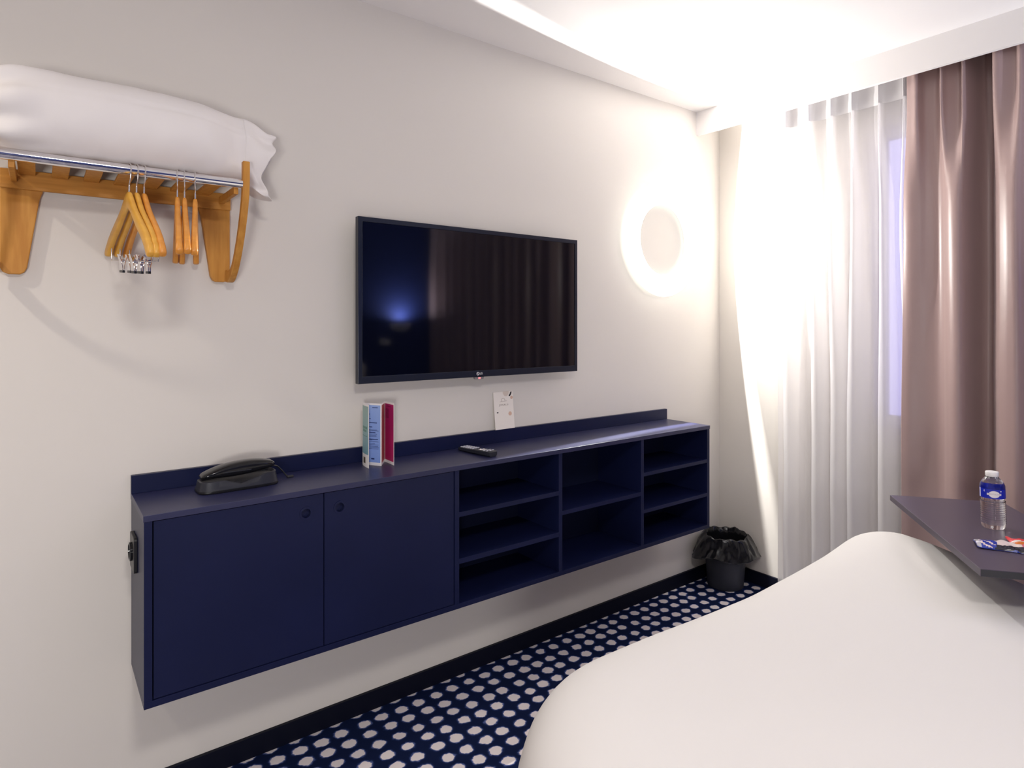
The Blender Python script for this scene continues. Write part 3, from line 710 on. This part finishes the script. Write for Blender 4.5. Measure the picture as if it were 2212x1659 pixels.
br_c, _ = curtain('blackout_curtain', M_curt, '', [(2.40, btop), (2.20, btop), (1.80, bmid), (.9, blow), (.02, blow)], .02, 2.405, nz_=50, nrow=5, wob=.007, seed=8)
for r_ in (): pass
so_ = br_c.modifiers.new('solid', 'SOLIDIFY'); so_.thickness = .0012
tag(br_c, 'mauve-brown satin curtain hanging in deep folds right of the sheer', 'curtain')
bm = bmesh.new(); box(bm, 2.776, 2.796, -1.0, 1.66, 2.4052, 2.413); box(bm, 2.812, 2.832, -1.0, 1.66, 2.4052, 2.413)
tag(obj('curtain_track', bm, M_white), 'white double track on the ceiling behind the pelmet', 'curtain track')

# ------------------------------------------------------------------ bed and duvet
bed = thing('bed', 'double bed under the white cover, foot towards the television', 'bed', (1.30, -.02, 0))
obj('bed_base', B((.74, 1.94, -.95, .80, .04, .30)), M_head, bed, bevel=.02, seg=3)
obj('mattress', B((.70, 1.96, -.97, .84, .30, .54)), M_linen, bed, bevel=.05, seg=4)
for lx_, ly_ in ((.80, -.88), (1.88, -.88), (.80, .72), (1.88, .72)): obj('leg', B((lx_-.03, lx_+.03, ly_-.03, ly_+.03, 0, .04)), M_black, bed)
def duvet():
    bm = bmesh.new(); X0, X1, Y0, Y1 = .572, 2.255, -.93, 1.000
    n = 14; cxm, cym = 1.38, .0
    rad = [.16, .36, .12, .12]          # corners: (x1,y1) (x0,y1) (x0,y0) (x1,y0)
    def loop(ins):
        r = [max(.02, q-ins*.75) for q in rad]; raw = rrect(X0+ins, X1-ins, Y0+ins, Y1-ins, r, n); out = []
        m_ = len(raw)
        for i in range(m_):          # densify the straight runs
            a, b = raw[i], raw[(i+1) % m_]; k = 40 if (i % (n+1)) == n else 1
            for j in range(k): out.append((a[0]+(b[0]-a[0])*j/k, a[1]+(b[1]-a[1])*j/k))
        return out
    prof = [(.050, .10), (.030, .18), (.014, .28), (.004, .38), (0, .46), (.004, .51), (.012, .545), (.024, .572), (.040, .594), (.062, .611), (.09, .623), (.125, .631), (.17, .635)]
    rings = []
    for ins, z in prof: rings.append([(a, b, z) for a, b in loop(ins)])
    base = rings[-1]
    for j in range(1, 30):
        k = 1-j/30
        rings.append([(cxm+(a-cxm)*k, cym+(b-cym)*k, .635) for a, b, _ in base])
    out = []
    for r in rings:
        q = []
        for x, y, z in r:
            hs = sstep(.25, .60, z)
            # the cover is pulled askew: right edge runs inwards behind the foot corner
            pull = .12*sstep(.80, .36, y); x2 = x-pull*sstep(1.5, 2.25, x)
            z2 = z
            if z > .4:
                z2 += hs*(.034*math.exp(-(((x2-2.13)/.17)**2+((y-.84)/.16)**2))-.016*math.exp(-(((x2-1.50)/.28)**2+((y-.99)/.16)**2))
                      +.014*math.exp(-(((x2-2.12)/.14)**2+((y-.62)/.14)**2))+.006*math.exp(-(((x2-.95)/.25)**2+((y-.85)/.2)**2))-.020*sstep(.85, .60, x2)*sstep(.5, .9, y))
                z2 += hs*(.004*noise.noise(Vector((x2*2.2, y*2.2, 0)))+.0016*noise.noise(Vector((x2*7+y*3, y*6, 3))))
                # fine pulls radiating from the corner over the right edge
                g = math.exp(-(((x2-2.02)/.10)**2+((y-.62)/.13)**2)); z2 += .0035*g*math.sin((x2*.62-y*.79)*85)
                g2 = math.exp(-(((x2-1.95)/.18)**2+((y-.80)/.10)**2)); z2 += .0016*g2*math.sin((x2+y*.5)*60)
            else:
                wv = sstep(.45, .12, z); ang = math.atan2(y-.2, x2-1.3)
                x2 += .006*wv*math.sin(y*34)*(1 if x2 < 1.3 else -1); y += .006*wv*math.sin(x2*30)
            if x2 < .80 and z < .60 and y > .3:       # small gathers down the near corner
                x2 += .0045*math.sin(z*70+y*30)*sstep(.62, .50, z)*sstep(.30, .6, y)
            q.append((x2, y, z2))
        out.append(q)
    loft(bm, out, True, False, True)
    d = obj('bed_cover', bm, M_linen, None, smooth=True, angle=180, sub=1)
    tag(d, 'smooth white duvet spread over the whole bed', 'duvet')
duvet()
def bed_pillow(x, rz, label, first=None):
    if first is None:
        bm = bmesh.new(); rings = []; NS, NT = 30, 40
        for i in range(NS+1):
            s = -1+2*i/NS; e_ = max(0, 1-abs(s)**3.2)**.5; ring = []
            for k in range(NT):
                a = 2*PI*k/NT; ca, sa = math.cos(a), math.sin(a)
                ring.append((.30*s, math.copysign(abs(ca)**.8, ca)*(.10*e_+.004), math.copysign(abs(sa)**.7, sa)*(.20*(.72+.28*e_))*1.0+.0))
            rings.append(ring)
        loft(bm, rings, True); p = obj('bed_pillow', bm, M_pillow, None, smooth=True, local=True, angle=80)
    else: p = first.copy(); COL.objects.link(p)
    p.location = (x, -.86, .845); p.rotation_euler = (math.radians(-18), 0, rz)
    return tag(p, label, 'pillow', 'pillows at the head of the bed')
p1 = bed_pillow(1.78, .05, 'white pillow propped on the window side of the bed head')
bed_pillow(1.02, -.04, 'white pillow propped on the entrance side of the bed head', p1)

# ------------------------------------------------------------------ swivel side table
Cc = Vector((1.722, .494)); e1 = Vector((.7917, .6108)).normalized(); e2 = Vector((e1.y, -e1.x))
tab = thing('side_table', 'dark aubergine swivel table reaching over the foot corner of the bed', 'table', (2.34, .33, 0))
bm = bmesh.new(); PT = lambda a, b: Cc+e1*a+e2*b
prism(bm, [(0, 0), (.647, 0), (.647, .316), (0, .316)], lambda a, b, h: (PT(a, b).x, PT(a, b).y, h), .7375, .755)
for f in bm.faces: f.material_index = 0 if abs(f.normal.z) > .9 else 0
obj('table_top', bm, M_table, tab, bevel=.0012)
q = PT(.0, 0)
bm = bmesh.new(); prism(bm, [(-.0006, .0008), (-.0006, .3152), (.0002, .3152), (.0002, .0008)], lambda a, b, h: (PT(a, b).x, PT(a, b).y, h), .7385, .754)
obj('end_band', bm, M_tedge, tab)['label'] = 'near-black edging strip on the short end'
bm = bmesh.new(); lathe(bm, [(.022, .012), (.022, .72)], (2.34, .33, 0), 24); obj('post', bm, M_tedge, tab, smooth=True, angle=40)
bm = bmesh.new(); lathe(bm, [(.13, 0), (.13, .008), (.12, .012), (.022, .013)], (2.34, .33, 0), 40); obj('foot', bm, M_tedge, tab, smooth=True, angle=30)
bm = bmesh.new(); a_, b_ = Vector((2.34, .33)), PT(.32, .22); dd = (b_-a_).normalized(); nn_ = Vector((-dd.y, dd.x))*.025
pp = [a_-dd*.022+nn_, a_-dd*.022-nn_, b_-nn_, b_+nn_]
prism(bm, [(v.x, v.y) for v in pp], lambda a, b, h: (a, b, h), .717, .7373); obj('swivel_arm', bm, M_tedge, tab, bevel=.002)

# ------------------------------------------------------------------ water bottle
def bottle():
    z0 = .755; bt = thing('water_bottle', 'small clear plastic water bottle with blue label on the swivel table', 'bottle', (2.102, .573, z0+.0006), (0, 0, 0))
    prof = [(.0005, .003), (.018, .002), (.0235, 0), (.0265, .003), (.0280, .010)]
    z = .014
    while z < .076:
        prof += [(.0282, z), (.0290, z+.0022), (.0282, z+.0044)]; z += .0062
    prof += [(.0280, .0775), (.0262, .083), (.0268, .087), (.0284, .0895), (.0284, .116), (.0288, .119), (.0286, .124), (.0258, .132), (.0215, .1395), (.0165, .146), (.0125, .151), (.0115, .154), (.0115, .160), (.0128, .1605), (.0128, .1615)]
    gl = mat('clear_pet', (.97, .97, .98), .04, **{'Transmission Weight': 1.0}); gl.node_tree.nodes['Principled BSDF'].inputs['IOR'].default_value = 1.38
    bm = bmesh.new(); n = 48; rings = []
    for r, h in prof:
        rings.append([((r+(.0006*math.sin(9*2*PI*k/n) if .01 < h < .08 else 0))*math.cos(2*PI*k/n), (r+(.0006*math.sin(9*2*PI*k/n) if .01 < h < .08 else 0))*math.sin(2*PI*k/n), h) for k in range(n)])
    loft(bm, rings, True); bb = obj('bottle_body', bm, gl, bt, smooth=True, local=True, angle=80)
    wt = mat('water', (.98, .99, 1.0), .0, **{'Transmission Weight': 1.0}); wt.node_tree.nodes['Principled BSDF'].inputs['IOR'].default_value = 1.33
    # label band
    bl_ = mat('blue_label', (.010, .022, .42), .35); ang0 = math.atan2(-.586, -2.132)      # towards the viewer's side of the room
    def band(bm, r, a0, a1, z0_, z1_, n=40):
        fr = [[(r*math.cos(a0+(a1-a0)*i/n), r*math.sin(a0+(a1-a0)*i/n), z0_), (r*math.cos(a0+(a1-a0)*i/n), r*math.sin(a0+(a1-a0)*i/n), z1_)] for i in range(n+1)]
        loft(bm, fr, False)
    bm = bmesh.new(); band(bm, .0290, 0, 2*PI, .0895, .1165, 64); lb = obj('label', bm, bl_, bt, smooth=True, local=True)
    def on(u, v, r): a = ang0+u/.029; return (r*math.cos(a), r*math.sin(a), .1025+v)
    bm = bmesh.new(); r = .02915
    for k in range(20):
        u0, u1 = -.0125+.025*k/20, -.0125+.025*(k+1)/20
        h0, h1 = .0098*math.sqrt(max(0, 1-(u0/.0125)**2)), .0098*math.sqrt(max(0, 1-(u1/.0125)**2))
        bm.faces.new([bm.verts.new(on(a+.004, b, r)) for a, b in ((u0, -h0), (u1, -h1), (u1, h1), (u0, h0))])
        for a, b in (((-.0165+.033*k/20), (-.0165+.033*(k+1)/20)),):
            bm.faces.new([bm.verts.new(on(c_+.004, d_2, r-.00003)) for c_, d_2 in ((a, -.0028), (b, -.0028), (b, .0028), (a, .0028))])
    for u0, v0, w_, h_ in ((-.0215, .0075, .003, .0012), (-.0195, .0052, .0012, .0030), (-.0195, .0095, .0012, .0018), (.018, .0078, .0034, .0028)):
        bm.faces.new([bm.verts.new(on(a, b, r)) for a, b in ((u0, v0), (u0+w_, v0), (u0+w_, v0+h_), (u0, v0+h_))])
    band(bm, .0291, ang0-1.28, ang0-1.12, .0900, .1160, 6)
    obj('emblem', bm, mat('label_white', (.80, .78, .80), .5), lb, local=True)
    bm = bmesh.new(); text(bm, 'CRISTALINE', .0056, lambda v: Vector(on(v.x+.004, v.y+.0002, .02925+v.z)), .00003)
    obj('label_lettering', bm, mat('label_text', (.42, .30, .40), .5), lb, local=True)
    bm = bmesh.new(); n = 60; rings = []
    for r_, h in ((.0142, .1500), (.0148, .1510), (.0148, .1622), (.0140, .1632), (.0005, .1634)):
        rings.append([(r_*(1+.03*(k % 2))*math.cos(2*PI*k/n), r_*(1+.03*(k % 2))*math.sin(2*PI*k/n), h) for k in range(n)])
    loft(bm, rings, True); obj('cap', bm, M_white, bt, local=True, smooth=True, angle=50)
    bt.rotation_euler = (math.radians(-1.2), math.radians(-.6), 0); bt.scale = (1.0, 1.0, .945)
bottle()

# ------------------------------------------------------------------ snack sachets
def sachet(name, label, loc, rz, Lx, Ly, th, mats, seed, wave=.004):
    bm = bmesh.new(); nx, ny = 28, 14; tv_ = []; bv = []
    for i in range(nx+1):
        u = -1+2*i/nx; rt = []; rb = []
        for j in range(ny+1):
            v = -1+2*j/ny; x = Lx/2*u; y_ = Ly/2*v*(1-.06*math.cos(u*PI))
            puff = th*max(0, (1-abs(u)**6))*max(0, 1-v*v)**.8
            nz_ = noise.noise(Vector((u*2.6+seed, v*2.0, seed)))*.006+noise.noise(Vector((u*6+seed, v*5, 1)))*.0045
            lift = wave*(abs(u)**3)*(1+.8*math.sin(seed+v*2))+.002
            flut = .0009*math.sin(v*30)*(abs(u) > .93)
            zz = max(.0012, lift+puff+nz_*(.3+max(0, 1-abs(u)))+flut)
            rt.append(bm.verts.new((x, y_, zz+.0004))); rb.append(bm.verts.new((x, y_, max(.0004, min(zz-.0003, lift*.6)))))
        tv_.append(rt); bv.append(rb)
    for i in range(nx):
        for j in range(ny):
            f = bm.faces.new((tv_[i][j], tv_[i+1][j], tv_[i+1][j+1], tv_[i][j+1])); bm.faces.new((bv[i][j], bv[i][j+1], bv[i+1][j+1], bv[i+1][j]))
            f.material_index = mats[1](i/nx, j/ny)
    for i in range(nx):
        bm.faces.new((tv_[i][0], bv[i][0], bv[i+1][0], tv_[i+1][0])); bm.faces.new((tv_[i][ny], tv_[i+1][ny], bv[i+1][ny], bv[i][ny]))
    for j in range(ny):
        bm.faces.new((tv_[0][j], tv_[0][j+1], bv[0][j+1], bv[0][j])); bm.faces.new((tv_[nx][j], bv[nx][j], bv[nx][j+1], tv_[nx][j+1]))
    o_ = obj(name, bm, mats[0], None, smooth=True, local=True, angle=50); o_.location = loc; o_.rotation_euler = (0, 0, rz)
    return tag(o_, label, 'snack packet', 'snack sachets on the swivel table')
f_blue = mat('foil_blue', (.03, .05, .34), .22); f_cream = mat('foil_cream', (.72, .60, .57), .25); f_pink = mat('foil_pink', (.62, .16, .22), .25)
f_silver = mat('foil_silver', (.62, .62, .68), .2, .6); f_red = mat('foil_red', (.66, .045, .05), .22); f_org = mat('foil_orange', (.62, .17, .03), .22); f_dark = mat('foil_dark', (.02, .018, .03), .25)
def pat1(u, v):
    if u < .06 or u > .95: return 3
    if u < .34+.12*(v-.5): return 0 if (v+u*1.7) % .42 < .27 else 1
    if v < .22: return 4
    if u > .72 and v < .6: return 2
    return 1
def pat2(u, v):
    if abs(v-.42-.25*(u-.5)**2) < .05: return 2
    return 0 if v > .45 else 1
dirx = Vector((.80, -.60))
s_dir = math.atan2(1.866-1.0, 1)
a1_ = math.atan2(.464-.576, 1.900-1.940)
sachet('snack_packet', 'blue and cream foil snack sachet lying in front of the water bottle', (1.928, .500, .7552), math.atan2(-.115, .055), .125, .056, .010, ((f_blue, f_cream, f_pink, f_silver, f_dark), pat1), 2.0)
sachet('snack_packet', 'red and orange foil snack sachet at the right edge of the swivel table', (2.010, .452, .7552), math.atan2(-.115, .075), .12, .070, .010, ((f_red, f_org, f_cream), pat2), 5.0)

# ------------------------------------------------------------------ lamps on the navy wall and the ceiling fittings, with the added fill fittings
sc = thing('bedside_sconce', 'half-bowl uplight on the navy wall beside the bed head', 'lamp', (2.50, YB, 1.27))
bm = bmesh.new(); rings = []
for k in range(13):
    t_ = k/12; r = .015+.085*math.sin(t_*PI/2); z = 1.255+.075*(1-math.cos(t_*PI/2))
    rings.append([(2.50+r*math.cos(a), YB+.002+r*.95*math.sin(a), z) for a in [PI*i/24 for i in range(25)]])
loft(bm, rings, False); obj('shade', bm, M_white, sc, smooth=True, solid=.003)
bm = bmesh.new(); lathe(bm, [(.03, .001), (.03, .008), (.012, .010), (.012, .05), (.024, .055), (.024, .10), (.020, .10)], (2.34, YB, 1.17), 24, 'Y')
rd = thing('reading_light', 'small round reading light on the navy wall beside the bed head', 'lamp', (2.34, YB, 1.17))
obj('body', bm, M_white, rd, smooth=True, angle=40)
bm = bmesh.new(); lathe(bm, [(.019, .094), (.019, .098)], (2.34, YB, 1.17), 24, 'Y'); obj('lens', bm, emis('reading_lens', (.9, .95, 1), 12), rd)
op = thing('wall_fill_fitting', 'large round housing of an added fill light on the navy wall behind the viewpoint', 'lamp', (-0.70, YB, 0.95))  # invented fitting around the added wall fill, out of view
bm = bmesh.new(); lathe(bm, [(.262, 0.0), (.268, .01), (.268, .112), (.262, .118), (.252, .118), (.252, .02), (.01, .02)], (-0.70, YB, 0.95), 64, 'Y')
obj('housing', bm, M_white, op, smooth=True, angle=30)
for nm, lb_, (x, y), R, s_ in (('recessed_spotlight', 'recessed ceiling spot in the entrance', (HALL.x, HALL.y), .045, None), ('ceiling_fill_fitting', 'round flush rim of an added ceiling fill light behind the viewpoint', (.15, -.35), .20, None)):  # second fitting is made up to hold the ceiling fill
    cl_ = thing(nm, lb_, 'lamp', (x, y, ZC))
    bm = bmesh.new(); lathe(bm, [(R+.012, -.001), (R+.012, -.012 if R < .1 else -.035), (R, -.012 if R < .1 else -.035), (R, -.001)], (x, y, ZC), 48, cap0=False, cap1=False)
    obj('rim', bm, M_white, cl_, smooth=True, angle=30)
